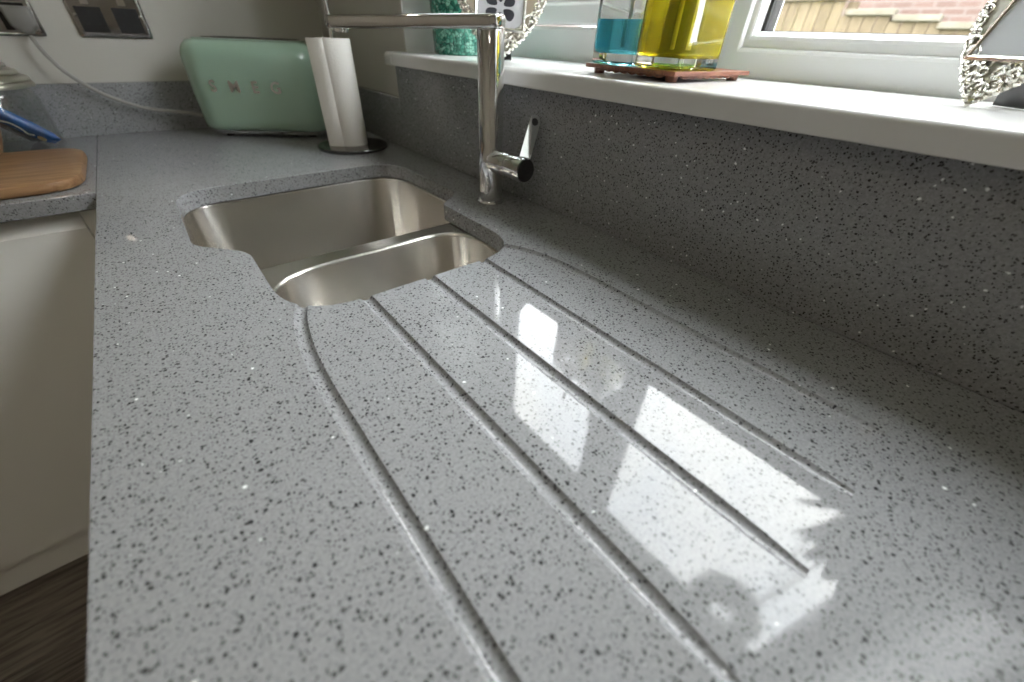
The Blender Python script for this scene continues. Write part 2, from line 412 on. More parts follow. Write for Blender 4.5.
# sill board with bull-nosed front and short horns past the reveal
bm = nb(); prof = []
for k in range(5): prof.append((0.604 + 0.004 * math.cos(-PI / 2 - PI / 2 * k / 4), 0.184 + 0.004 * math.sin(-PI / 2 - PI / 2 * k / 4)))
for k in range(7): prof.append((0.609 + 0.009 * math.cos(PI - PI / 2 * k / 6), 0.196 + 0.009 * math.sin(PI - PI / 2 * k / 6)))
prof += [(XF - 0.0005, ZS), (XF - 0.0005, 0.180)]
def horn(y, cut):
    return [V((max(px, 0.601 + cut) if px < 0.63 else px, y, pz)) for px, pz in prof]
loft(bm, [horn(WY0 + 0.001, 0), horn(WY1 - 0.001, 0)])
obj('window_sill', bm, 'sill_gloss', win, smooth=40)
bm = nb()
pr2 = [p for p in prof if p[0] < 0.63] + [(XW - 0.001, ZS), (XW - 0.001, 0.180)]
for ya, yb_, s in ((WY1 - 0.002, WY1 + 0.040, 1), (WY0 + 0.002, WY0 - 0.040, -1)):
    lps = [[V((px, ya, pz)) for px, pz in pr2]]
    for k in range(6):
        a = k / 5 * PI / 2; ins = 0.011 * (1 - math.cos(a))
        lps.append([V((px + (ins if px < 0.63 else 0), yb_ - s * 0.011 * (1 - math.sin(a)), 0.1925 + (pz - 0.1925) * (1 - ins / 0.03))) for px, pz in pr2])
    loft(bm, lps)
obj('sill_horn', bm, 'sill_gloss', win, smooth=40)

# white painted linings of the window reveal
bm = bx(XW + 0.0005, XF, WY1 - 0.004, WY1 - 0.0005, ZS + 0.0005, WZ1 - 0.0005); obj('trim_1', bm, 'upvc', kind='structure')
bm = bx(XW + 0.0005, XF, WY0 + 0.0005, WY0 + 0.004, ZS + 0.0005, WZ1 - 0.0005); obj('trim_2', bm, 'upvc', kind='structure')

# ------------------------------------------------------------------ worktops
def slab(name, x0, x1, y0, y1, z0, z1, front, **props):
    """front: 'x0' or 'y0' edge eased"""
    c = 0.0018
    bm = nb()
    if front == 'x0':
        pr = [(x0 + c, z0), (x1, z0), (x1, z1), (x0 + c, z1), (x0 + c * 0.3, z1 - c * 0.3), (x0, z1 - c), (x0, z0 + c)]
        loft(bm, [[V((px, y0, pz)) for px, pz in pr], [V((px, y1, pz)) for px, pz in pr]])
    else:
        pr = [(y0 + c, z0), (y1, z0), (y1, z1), (y0 + c, z1), (y0 + c * 0.3, z1 - c * 0.3), (y0, z1 - c), (y0, z0 + c)]
        loft(bm, [[V((x0, py, pz)) for py, pz in pr], [V((x1, py, pz)) for py, pz in pr]])
    return obj(name, bm, 'quartz', **props)
TH = 0.028
wt = slab('worktop', 0.0, XW - 0.0005, -1.30, YB - 0.0005, -TH, 0.0, 'x0', label='long polished grey speckled quartz worktop with the sink cutout and drainer grooves', cat='worktop')
wt2 = slab('worktop', -1.60, -0.0003, 1.01, YB - 0.0005, -TH, 0.0, 'y0', label='short grey speckled quartz worktop under the wooden board and jar', cat='worktop')
# cutout
CUT = round_poly([(0.532, 0.940, 0.085), (0.104, 0.940, 0.075), (0.103, 0.672, 0.05), (0.161, 0.608, 0.06), (0.160, 0.405, 0.085), (0.480, 0.405, 0.080), (0.478, 0.626, 0.012), (0.534, 0.672, 0.045)])
# groove paths (x, y) from inside the cutout towards the camera
GR = [[(0.188, 0.450), (0.178, 0.432), (0.166, 0.395), (0.158, 0.345), (0.1545, 0.29), (0.154, 0.22), (0.154, 0.10), (0.154, -0.04)],
      [(0.241, 0.43), (0.241, 0.40), (0.241, 0.2), (0.241, -0.04)],
      [(0.3245, 0.43), (0.3245, 0.40), (0.3245, 0.2), (0.3245, -0.04)],
      [(0.408, 0.43), (0.408, 0.40), (0.408, 0.2), (0.408, -0.04)],
      [(0.440, 0.442), (0.456, 0.429), (0.474, 0.400), (0.486, 0.355), (0.4905, 0.30), (0.491, 0.22), (0.491, 0.1), (0.491, -0.04)]]
cutters = []
def cutter(bm):
    bmesh.ops.recalc_face_normals(bm, faces=bm.faces)
    me = bpy.data.meshes.new('c'); bm.to_mesh(me); bm.free(); o = bpy.data.objects.new('c', me); COL.objects.link(o); cutters.append(o)
    for p in me.polygons: p.use_smooth = True
off = wt.location
def sh(lst): return lst
bm = nb(); loft(bm, sh([at_z(offset2(CUT, 0), -0.06), at_z(CUT, -0.0016), at_z(offset2(CUT, 0.0005), -0.0005), at_z(offset2(CUT, 0.0016), 0.00005), at_z(offset2(CUT, 0.0016), 0.02)])); cutter(bm)
HP = [(-0.0074, 0.0), (-0.0066, -0.0003)] + [(0.0062 * math.sin(t_) / math.sin(0.92), -(math.cos(t_) - math.cos(0.92)) * 0.0078 - 0.0006) for t_ in [-0.92 + 1.84 * k / 10 for k in range(11)]] + [(0.0066, -0.0003), (0.0074, 0.0)]
for g in GR:
    pts = crom([(p[0], p[1], 0) for p in g], 6); loops = []
    for i, p in enumerate(pts):
        d = (pts[min(i + 1, len(pts) - 1)] - pts[max(i - 1, 0)]).normalized(); s = V((d.y, -d.x, 0))
        yrun = p.y + 0.045
        k = min(1.0, max(0.04, yrun / 0.05)) ** 0.5; dp = k * (1.15 + 0.5 * max(0, p.y))
        loops.append([p + s * (hx * (0.35 + 0.65 * k)) + V((0, 0, hz * dp + (0.0002 if hz == 0 else 0))) for hx, hz in HP] + [p + s * (0.0074 * (0.35 + 0.65 * k)) + V((0, 0, 0.02)), p - s * (0.0074 * (0.35 + 0.65 * k)) + V((0, 0, 0.02))])
    bm = nb(); loft(bm, sh(loops)); cutter(bm)
for p in wt.data.polygons: p.use_smooth = True
wt.data.set_sharp_from_angle(angle=math.radians(50))
boolean(wt, cutters)

# upstands
obj('upstand', bx(UP, XW - 0.0005, -1.30, 1.053, 0.0003, 0.1785, bev=0.0012), 'quartz', label='tall speckled quartz upstand below the window sill behind the tap', cat='splashback')
obj('upstand', bx(UP, XW - 0.0005, 1.0535, UB - 0.0005, 0.0003, 0.112, bev=0.0012), 'quartz', label='low quartz upstand on the window wall behind the kitchen roll', cat='splashback')
obj('upstand', bx(-1.60, XW - 0.0005, UB, YB - 0.0005, 0.0003, 0.114, bev=0.0012), 'quartz', label='low quartz upstand along the back wall below the sockets', cat='splashback')

# ------------------------------------------------------------------ sink
sink = thing('kitchen_sink', (0.32, 0.67, -0.19), 'brushed steel undermount sink with one and a half bowls', 'sink')
ZF = -0.0295
BIG = round_poly([(0.534, 0.944, 0.085), (0.100, 0.944, 0.075), (0.098, 0.612, 0.06), (0.534, 0.612, 0.06)])
SML = round_poly([(0.482, 0.578, 0.075), (0.158, 0.572, 0.085), (0.158, 0.400, 0.085), (0.482, 0.400, 0.080)])
def bowl(name, P, depth):
    L = [at_z(offset2(P, 0.005), ZF)]
    for k in range(1, 5):
        a = k / 4 * PI / 2
        L.append(at_z(offset2(P, 0.005 * (1 - math.sin(a))), ZF - 0.005 * (1 - math.cos(a))))
    L.append(at_z(offset2(P, -0.004), ZF - depth + 0.04))
    for k in range(1, 7):
        a = k / 6 * PI / 2
        L.append(at_z(offset2(P, -0.004 - 0.036 * (1 - math.cos(a))), ZF - depth + 0.04 - 0.036 * math.sin(a)))
    c = V((sum(p[0] for p in P) / len(P), sum(p[1] for p in P) / len(P), 0))
    inner = offset2(P, -0.04)
    for s in (0.7, 0.4):
        L.append([V((c.x + (p[0] - c.x) * s, c.y + (p[1] - c.y) * s, ZF - depth + 0.004 - 0.004 * (1 - s))) for p in inner])
    bm = nb(); loft(bm, L, cap0=False, cap1=True)
    o = obj(name, bm, 'stainless', sink, smooth=50)
    bm = nb(); lathe(bm, (c.x, c.y, ZF - depth + 0.0015), [(0.045, 0.0), (0.045, 0.0025), (0.041, 0.003), (0.036, 0.0005), (0.010, 0.0), (0.008, 0.006), (0.001, 0.007)], 32)
    obj('drain', bm, 'chrome', o, smooth=40)
    return o
bowl('main_bowl', BIG, 0.185); bowl('half_bowl', SML, 0.145)
# flange: flat sheet with two bowl-shaped holes
from mathutils.geometry import delaunay_2d_cdt
outer = rrect(0.317, 0.672, 0.245, 0.298, 0.03, 6)
pts2 = []; edges = []
def add_loop(P):
    s = len(pts2); pts2.extend(V((p[0], p[1])) for p in P); n = len(P)
    edges.extend((s + i, s + (i + 1) % n) for i in range(n))
add_loop(outer); Bo, So = offset2(BIG, 0.005), offset2(SML, 0.005); add_loop(Bo); add_loop(So)
def inside(p, P):
    c = False; n = len(P)
    for i in range(n):
        a, b_ = P[i], P[i - 1]
        if (a[1] > p[1]) != (b_[1] > p[1]) and p[0] < (b_[0] - a[0]) * (p[1] - a[1]) / (b_[1] - a[1]) + a[0]: c = not c
    return c
vo_, ed_, fa_, *_r = delaunay_2d_cdt(pts2, edges, [], 0, 1e-6)
bm = nb(); vv = [bm.verts.new((p.x, p.y, ZF)) for p in vo_]
for f in fa_:
    c = sum((vo_[i] for i in f), V((0, 0))) / len(f)
    if inside(c, outer) and not inside(c, Bo) and not inside(c, So): bm.faces.new([vv[i] for i in f])
bmesh.ops.delete(bm, geom=[v for v in bm.verts if not v.link_faces], context='VERTS')
obj('flange', bm, 'stainless', sink)

# ------------------------------------------------------------------ tap
TX, TY = 0.560, 0.592
tap = thing('kitchen_tap', (TX, TY, 0.0), 'tall chrome mixer tap with flat swivel spout and side lever', 'tap')
obj('base_ring', lathe(nb(), (TX, TY, 0), [(0.0245, 0.0004), (0.0245, 0.003), (0.0235, 0.0042), (0.0215, 0.0045)], 40), 'chrome', tap, smooth=40)
obj('column', lathe(nb(), (TX, TY, 0), [(0.0205, 0.0045), (0.0205, 0.2498), (0.0200, 0.2508), (0.0192, 0.2513)], 48), 'chrome', tap, smooth=40)
# spout: flat bar with rounded outer end, running out over the bowl
SD_ = V((-0.163, 0.163, 0)); SL = 0.235; su = SD_.normalized(); sv = V((-su.y, su.x, 0)); zs0 = 0.2515; zs1 = 0.2685
T0 = V((TX, TY, 0)); P = []
for k in range(15):
    a = -PI / 2 - PI + PI * k / 14
    P.append((0.0205 * math.cos(a), 0.0205 * math.sin(a)))
P = [(-0.0215 * math.cos(PI / 2 - PI * k / 14), 0.0215 * math.sin(PI / 2 - PI * k / 14)) for k in range(15)]
P += [(SL + 0.0165 * math.cos(-PI / 2 + PI * k / 14), 0.0165 * math.sin(-PI / 2 + PI * k / 14)) for k in range(15)]
def spl(ins, z, top):
    r_ = []
    for a, b_ in offset2(P, ins):
        f_ = max(0, min(1, a / SL)); r_.append(T0 + su * a + sv * b_ + V((0, 0, z - f_ * (0.0085 if top else 0.0075))))
    return r_
bm = nb(); loft(bm, [spl(-0.003, zs0, 0), spl(-0.0008, zs0 + 0.0012, 0), spl(0, zs0 + 0.004, 0), spl(0, zs1 - 0.004, 1), spl(-0.0008, zs1 - 0.0012, 1), spl(-0.003, zs1, 1)])
sp_ = obj('spout', bm, 'chrome', tap, smooth=35)
pa = T0 + su * (SL - 0.004)
obj('aerator', lathe(nb(), (pa.x, pa.y, 0), [(0.0105, zs0 - 0.0120), (0.0115, zs0 - 0.0110), (0.0115, zs0 - 0.0072)], 28), 'chrome', sp_, smooth=40)
ZV = 0.072
obj('valve_body', alathe(nb(), (TX, TY - 0.012, ZV), (0, -1, 0.03), [(0.0185, 0), (0.0185, 0.040), (0.0175, 0.0412)], 40), 'chrome', tap, smooth=40)
vk = obj('valve_knob', alathe(nb(), (TX, TY - 0.0545, ZV + 0.0012), (0, -1, 0.03), [(0.0175, 0), (0.0188, 0.001), (0.0188, 0.0375), (0.0180, 0.0385)], 40), 'chrome', tap, smooth=40)
obj('end_cap', alathe(nb(), (TX, TY - 0.0935, ZV + 0.0024), (0, -1, 0.03), [(0.0178, 0), (0.0172, 0.0012), (0.0002, 0.0013)], 40), 'dark_chrome', vk, smooth=40)
# lever: flat plate with a rounded end and a thumb dish
u = V((0.50, 0.22, 0.84)).normalized(); s_ = V((0.85, -0.45, -0.38)); s_ = (s_ - u * s_.dot(u)).normalized(); n_ = u.cross(s_)
c0 = V((TX + 0.006, TY - 0.082, ZV + 0.0155)); L_ = 0.070; hw = 0.0095
prof2 = [(-hw, 0), (-hw * 0.95, L_ - hw)] + [(-hw * 0.95 * math.cos(a), L_ - hw + hw * 0.95 * math.sin(a)) for a in [PI * k / 12 for k in range(1, 12)]] + [(hw * 0.95, L_ - hw), (hw, 0)]
bm = nb(); loft(bm, [[c0 + s_ * a + u * b_ + n_ * d for a, b_ in prof2] for d in (-0.0022, 0.0022)])
lv = obj('lever', bm, 'chrome', tap)
bm = nb(); cc = c0 + u * (L_ - hw * 1.15)
alathe(bm, cc - n_ * 0.0026, n_, [(0.0052, 0), (0.0055, 0.0004), (0.0055, 0.0048), (0.0052, 0.0052)], 24)
obj('thumb_dish', bm, 'dark_chrome', lv)

# ------------------------------------------------------------------ toaster
th = math.radians(-35); TU = V((math.cos(th), math.sin(th), 0)); TN = V((math.sin(th), -math.cos(th), 0))
TC = V((0.402, 1.405, 0)); TL, TD, THH = 0.333, 0.186, 0.208
toaster = thing('toaster', TC, 'sage green retro toaster with rounded corners standing in the back corner', 'toaster')
def tloop(ins, z, r=0.062, n=10): return [TC + TU * a - TN * b_ + V((0, 0, z)) for a, b_ in rrect(0, 0, TL / 2 - ins, TD / 2 - ins, max(r - ins, 0.012), n)]
L = [tloop(0.016, 0.0165), tloop(0.006, 0.0185), tloop(0.001, 0.026), tloop(0.0, 0.04), tloop(-0.001, 0.10), tloop(0.0, 0.166)]
for k in range(1, 8):
    a = k / 7 * PI / 2; L.append(tloop(0.034 * (1 - math.cos(a)), 0.166 + 0.046 * math.sin(a)))
obj('body', loft(nb(), L), 'sage_enamel', toaster, smooth=50)
obj('base', loft(nb(), [tloop(0.020, 0.006), tloop(0.015, 0.008), tloop(0.013, 0.0162)]), 'chrome', toaster, smooth=40)
tp = obj('top_plate', loft(nb(), [tloop(0.038, 0.2122), tloop(0.036, 0.2142), tloop(0.040, 0.2152)]), 'chrome', toaster, smooth=40)
for d in (-0.024, 0.024):
    obj('slot', obox(nb(), TC - TN * d + V((0, 0, 0.2158)), TU, TN, V((0, 0, 1)), 0.105, 0.013, 0.0006), 'black_plastic', tp)
for a in (-1, 1):
    for d in (-1, 1):
        obj('foot', lathe(nb(), TC + TU * (a * 0.11) + TN * (d * 0.05), [(0.011, 0.0004), (0.012, 0.0062)], 16), 'black_plastic', toaster)
EU = TC + TU * (TL / 2)
lev = obj('lever', obox(nb(), EU + TU * 0.010 + V((0, 0, 0.135)), TU, TN, V((0, 0, 1)), 0.009, 0.012, 0.006, bev=0.003), 'chrome', toaster)
obj('dial', alathe(nb(), EU + TU * 0.0005 + V((0, 0, 0.062)), TU, [(0.017, 0), (0.017, 0.012), (0.015, 0.014)], 24), 'chrome', toaster, smooth=40)
def letter(ch, pos, size, parent, xdir, ydir, material, ext=0.0012):
    cu = bpy.data.curves.new('t', 'FONT'); cu.body = ch; cu.size = size; cu.extrude = ext; cu.align_x = 'CENTER'; cu.align_y = 'CENTER'; cu.offset = 0.0006; cu.resolution_u = 4
    o = bpy.data.objects.new('t', cu); COL.objects.link(o); dg = bpy.context.evaluated_depsgraph_get()
    me = bpy.data.meshes.new_from_object(o.evaluated_get(dg)); bpy.data.objects.remove(o)
    bm = nb(); bm.from_mesh(me); zd = xdir.cross(ydir)
    for v in bm.verts: v.co = pos + xdir * v.co.x + ydir * v.co.y + zd * v.co.z
    return obj('letter', bm, material, parent)
for ch, a in zip('SMEG', (-0.087, -0.036, 0.014, 0.064)):
    letter(ch, TC + TN * (TD / 2 + 0.0022) + TU * a + V((0, 0, 0.117)), 0.035, toaster, TU, V((0, 0, 1)), 'chrome')
cord_pts = [(-0.016, 1.545, 0.205), (-0.013, 1.533, 0.190), (-0.006, 1.530, 0.168), (0.006, 1.530, 0.143), (0.027, 1.530, 0.118), (0.052, 1.530, 0.096), (0.082, 1.530, 0.078), (0.124, 1.528, 0.060), (0.172, 1.522, 0.051), (0.212, 1.518, 0.045), (0.250, 1.512, 0.036), (0.285, 1.508, 0.032)]
pc = obj('power_cord', tube(nb(), crom(cord_pts, 5), 0.0043, 10), 'cord_grey', toaster, smooth=60)
SOCK_Y = YB
plug = nb(); pp = []
for d, s in ((0, 0.86), (0.006, 1.0), (0.018, 1.0), (0.024, 0.9), (0.026, 0.75)):
    pp.append([V((-0.018 + a * s, SOCK_Y - 0.0085 - d, 0.238 + b_ * s)) for a, b_ in round_poly([(0.024, 0.020, 0.006), (-0.024, 0.020, 0.006), (-0.022, -0.016, 0.008), (-0.008, -0.029, 0.006), (0.008, -0.029, 0.006), (0.022, -0.016, 0.008)], 4)])
obj('plug', loft(plug, pp), 'grey_plastic', pc, smooth=40)

# ------------------------------------------------------------------ sockets
def socket(x0, label):
    x1 = x0 + 0.140; z0, z1 = 0.205, 0.290; yw = SOCK_Y - 0.0004
    t = thing('wall_socket', ((x0 + x1) / 2, yw, z0), label, 'socket', 'double sockets on the back wall')
    lp = []
    for d, i in ((0, 0.0), (0.004, 0.0), (0.006, 0.0025), (0.0066, 0.006)):
        lp.append([V((a, yw - d, b_)) for a, b_ in rrect((x0 + x1) / 2, (z0 + z1) / 2, 0.07 - i, 0.0425 - i, 0.004, 3)])
    obj('face_plate', loft(nb(), lp), 'nickel', t, smooth=30)
    for sx_ in (x0 + 0.036, x1 - 0.036):
        ins = obj('insert', bx(sx_ - 0.024, sx_ + 0.024, yw - 0.0074, yw - 0.0066, z0 + 0.010, z0 + 0.058), 'black_plastic', t)
        for dx, dz, hx, hz in ((0, 0.014, 0.002, 0.0045), (-0.011, -0.008, 0.0035, 0.002), (0.011, -0.008, 0.0035, 0.002)):
            obj('pin_slot', bx(sx_ + dx - hx, sx_ + dx + hx, yw - 0.0078, yw - 0.0074, z0 + 0.034 + dz - hz, z0 + 0.034 + dz + hz), 'gasket', ins)
        obj('rocker_switch', bx(sx_ - 0.008, sx_ + 0.008, yw - 0.0105, yw - 0.0066, z0 + 0.061, z0 + 0.078, bev=0.001), 'chrome', t)
    for sx_ in (x0 + 0.0095, x1 - 0.0095):
        obj('screw', alathe(nb(), (sx_, yw - 0.0064, (z0 + z1) / 2), (0, -1, 0), [(0.0036, 0), (0.0034, 0.001), (0.001, 0.0014)], 14), 'chrome', t)
socket(0.067, 'empty chrome double socket on the back wall above the toaster cord')
socket(-0.131, 'chrome double socket holding the grey toaster plug, above the jar')

# ------------------------------------------------------------------ kitchen roll and its holder
KX, KY = 0.508, 1.118
hold = thing('roll_holder', (KX, KY, 0), 'dark metal kitchen roll holder with round base and thin chrome rod', 'roll holder')
obj('base', lathe(nb(), (KX, KY, 0), [(0.083, 0.0004), (0.085, 0.002), (0.085, 0.007), (0.083, 0.009), (0.075, 0.0095)], 56), 'dark_chrome', hold, smooth=40)
obj('rod', lathe(nb(), (KX, KY, 0), [(0.006, 0.0095), (0.006, 0.300), (0.010, 0.304), (0.012, 0.312), (0.010, 0.320), (0.003, 0.324)], 20), 'chrome', hold, smooth=40)
# roll: a wound sheet whose loose end hangs off the left side
bm = nb(); sp2 = []
a0 = math.radians(215)
for k in range(150):
    a = a0 - k * 2 * PI / 30; r = 0.0375 - 0.00022 * k / 5
    if r < 0.021: break
    sp2.append((KX + r * math.cos(a), KY + r * math.sin(a)))
d0 = V((-0.80, 0.60)).normalized()
tail = [(sp2[0][0] - 0.0005 + d0.x * 0.034, sp2[0][1] + d0.y * 0.034 + 0.004), (sp2[0][0] + d0.x * 0.024, sp2[0][1] + d0.y * 0.024 - 0.001), (sp2[0][0] + d0.x * 0.012, sp2[0][1] + d0.y * 0.012 - 0.003)]
path = [tuple(p)[:2] for p in crom([(*p, 0) for p in tail + sp2[:3]], 4)] + sp2[3:]
outl = path + [(p[0] + 0.0004 * (KX - p[0]) / 0.03, p[1] + 0.0004 * (KY - p[1]) / 0.03) for p in path[::-1]]
loft(bm, [at_z(outl, 0.0098), at_z(outl, 0.2255)], cap0=False, cap1=False)
# wound body with core hole
K2 = 56
def circ(r, z): return [V((KX + r * math.cos(2 * PI * k / K2), KY + r * math.sin(2 * PI * k / K2), z)) for k in range(K2)]
loft(bm, [circ(0.0195, 0.0105), circ(0.036, 0.0100), circ(0.0365, 0.012), circ(0.0365, 0.2245), circ(0.036, 0.2258), circ(0.0195, 0.2255), circ(0.0195, 0.0105)], cap0=False, cap1=False)
obj('kitchen_roll', bm, 'paper', smooth=50, label='white paper kitchen roll with a loose sheet, on the round holder', cat='kitchen roll')

# ------------------------------------------------------------------ wooden board, jar
bm = nb(); P = round_poly([(-0.012, 1.335, 0.065), (-0.52, 1.345, 0.05), (-0.52, 1.035, 0.05), (-0.012, 1.030, 0.075)], 10)
loft(bm, [at_z(offset2(P, -0.006), 0.0005), at_z(offset2(P, -0.0015), 0.003), at_z(P, 0.008), at_z(P, 0.012), at_z(offset2(P, -0.0015), 0.0165), at_z(offset2(P, -0.005), 0.018)])
obj('chopping_board', bm, 'board_wood', smooth=40, label='worn brown wooden chopping board with rounded corners', cat='board')
JX, JY, JR = -0.138, 1.455, 0.086
jar = thing('storage_jar', (JX, JY, 0), 'clear glass jar with stepped metal lid at the left edge', 'jar')
obj('glass_body', lathe(nb(), (JX, JY, 0), [(JR - 0.008, 0.0005), (JR - 0.002, 0.003), (JR, 0.010), (JR, 0.100), (JR - 0.006, 0.114), (JR - 0.010, 0.120), (JR - 0.013, 0.120), (JR - 0.009, 0.113), (JR - 0.003, 0.099), (JR - 0.003, 0.011), (JR - 0.006, 0.007), (0.001, 0.006)], 56, cap0=True, cap1=True), 'pane', jar, smooth=50)
prf = [(JR + 0.006, 0.1205), (JR + 0.008, 0.124), (JR + 0.006, 0.128)]
for k in range(5):
    r = JR + 0.002 - k * 0.0125; z = 0.130 + k * 0.0125
    prf += [(r, z), (r + 0.003, z + 0.003), (r + 0.001, z + 0.008), (r - 0.006, z + 0.011)]
prf += [(0.018, 0.198), (0.010, 0.202), (0.014, 0.212), (0.012, 0.220), (0.003, 0.224)]
obj('lid', lathe(nb(), (JX, JY, 0), prf, 56), 'silver_satin', jar, smooth=60)
def packet(c, ax, ay, hx, hy, hz, material, label, name='snack_packet'):
    ax = V(ax).normalized(); ay = V(ay); ay = (ay - ax * ay.dot(ax)).normalized(); az = ax.cross(ay)
    c = V(c)
    lps = []
    for s, t_ in ((-1.0, 0.12), (-0.93, 0.2), (-0.8, 0.75), (-0.4, 1.0), (0.4, 1.0), (0.8, 0.75), (0.93, 0.2), (1.0, 0.12)):
        lps.append([c + ax * (hx * s) + ay * a + az * b_ * t_ for a, b_ in rrect(0, 0, hy, hz, hz * 0.8, 4)])
    return obj(name, loft(nb(), lps), material, smooth=50, label=label, cat='packet', group='wrapped snacks in the glass jar'), c, ax, ay, az
pk, c, ax, ay, az = packet((JX + 0.036, JY - 0.034, 0.056), (0.60, 0.10, -0.60), (0.45, -0.7, 0.2), 0.058, 0.022, 0.010, 'blue_wrap', 'blue snack packet with a white swirl leaning inside the jar')
if az.y > 0: az = -az
obj('swirl', tube(nb(), crom([c + ax * a + ay * b_ + az * 0.0108 for a, b_ in ((-0.025, -0.008), (-0.012, 0.006), (0.004, 0.004), (0.016, -0.006), (0.024, 0.002))], 5), 0.0016, 6), 'white_print', pk)
obj('emblem', loft(nb(), [[c + ax * (0.036 + 0.007 * math.cos(2 * PI * k / 14)) + ay * (0.007 * math.sin(2 * PI * k / 14)) + az * d for k in range(14)] for d in (0.0080, 0.0112)]), 'gold_wrap', pk)
packet((JX + 0.012, JY + 0.015, 0.052), (0.55, 0.15, -0.62), (0.4, -0.75, 0.2), 0.055, 0.026, 0.012, 'navy_wrap', 'dark navy snack packet behind the blue one in the jar')
packet((JX - 0.020, JY - 0.046, 0.034), (0.35, 0.0, 0.8), (0.8, -0.3, -0.2), 0.026, 0.018, 0.011, 'biscuit', 'brown biscuit piece low in the front of the jar', 'biscuit')

# ------------------------------------------------------------------ base cabinets
def cabinet(u0, u1, along, label, n_doors=1):
    """base unit between u0 and u1 along 'x' (left run) or 'y' (sink run)"""
    if along == 'x':
        f0, bk_ = 1.050, YB - 0.002
        t = thing('base_cabinet', ((u0 + u1) / 2, 1.30, FLOOR), label, 'cabinet', 'white handleless base cabinets')
        B = lambda a, b_, c, d, z0, z1, bev=0: bx(a, b_, c, d, z0, z1, bev=bev)
    else:
        f0, bk_ = 0.042, XW - 0.012
        t = thing('base_cabinet', (0.34, (u0 + u1) / 2, FLOOR), label, 'cabinet', 'white handleless base cabinets')
        B = lambda a, b_, c, d, z0, z1, bev=0: bx(c, d, a, b_, z0, z1, bev=bev)
    z0, z1 = -0.775, -TH - 0.001
    obj('side_panel', B(u0 + 0.001, u0 + 0.018, f0, bk_, z0, z1 - 0.002), 'carcass', t); obj('side_panel', B(u1 - 0.018, u1 - 0.001, f0, bk_, z0, z1 - 0.002), 'carcass', t)
    obj('bottom_panel', B(u0 + 0.018, u1 - 0.018, f0, bk_, z0, z0 + 0.018), 'carcass', t); obj('back_panel', B(u0 + 0.018, u1 - 0.018, bk_ - 0.008, bk_, z0 + 0.018, z1 - 0.002), 'carcass', t)
    obj('plinth', B(u0 + 0.0002, u1 - 0.0002, f0 + 0.002, f0 + 0.018, FLOOR + 0.0005, z0 - 0.001), 'cabinet_white', t)
    wd = (u1 - u0) / n_doors
    for k in range(n_doors):
        a, b_ = u0 + k * wd + 0.0015, u0 + (k + 1) * wd - 0.0015
        # slab door with a slanted finger pull along its top edge
        pr = [(f0 - 0.001, z0), (f0 - 0.019, z0), (f0 - 0.020, z0 + 0.001), (f0 - 0.020, -0.062), (f0 - 0.019, -0.061), (f0 - 0.0055, -0.0365), (f0 - 0.001, -0.036)]
        if along == 'x': lps = [[V((s, d, z)) for d, z in pr] for s in (a, b_)]
        else: lps = [[V((d, s, z)) for d, z in pr] for s in (a, b_)]
        obj('door', loft(nb(), lps), 'cabinet_white', t)
    return t
cabinet(-0.640, -0.040, 'x', 'white base cabinet under the worktop with the chopping board')
cabinet(-1.240, -0.640, 'x', 'white base cabinet farther left under the short worktop', 2)
obj('corner_post', bx(-0.039, 0.020, 1.030, 1.060, FLOOR + 0.0005, -TH - 0.001), 'cabinet_white', label='narrow white corner post between the two cabinet runs', cat='panel')
cabinet(0.120, 1.020, 'y', 'wide white base cabinet under the steel sink', 2)
cabinet(-0.480, 0.120, 'y', 'white base cabinet under the grooved drainer')
cabinet(-1.080, -0.480, 'y', 'white base cabinet at the near end of the sink run')

# ------------------------------------------------------------------ things on the sill
# trivet
c00 = V((0.639, 0.322, 0)); tu = V((0.10, 0.995, 0)).normalized(); tv = V((0.995, -0.10, 0)).normalized(); SD = 0.162
tc_ = c00 + tu * SD / 2 + tv * SD / 2
triv = thing('trivet', V((tc_.x, tc_.y, ZS)), 'thin brown wooden trivet under the three bottles on the sill', 'trivet')
obj('board', obox(nb(), V((tc_.x, tc_.y, ZS + 0.0095)), tu, tv, V((0, 0, 1)), SD / 2, SD / 2, 0.0025, bev=0.0008), 'trivet_wood', triv)
for a in (-1, 1):
    for b_ in (-1, 1):
        p = tc_ + tu * (a * 0.066) + tv * (b_ * 0.066)
        obj('foot', lathe(nb(), (p.x, p.y, ZS), [(0.007, 0.0004), (0.0085, 0.0068)], 14), 'trivet_wood', triv)
for axA, axB in ((tu, tv), (tv, tu)):
    p = tc_ - axB * (SD / 2 - 0.006) ; lps = []
    for k in range(41):
        q = p + axA * ((k - 20) * 0.003); h_ = 0.0012 + 0.0022 * abs(math.sin(k * PI / 5))
        lps.append([V((q.x, q.y, ZS + z)) + axB * d for d, z in ((-0.002, 0.0069), (0.002, 0.0069), (0.002, 0.0069 - h_), (-0.002, 0.0069 - h_))])
    obj('scalloped_edge', loft(nb(), lps), 'trivet_wood', triv)
TZ = ZS + 0.0122
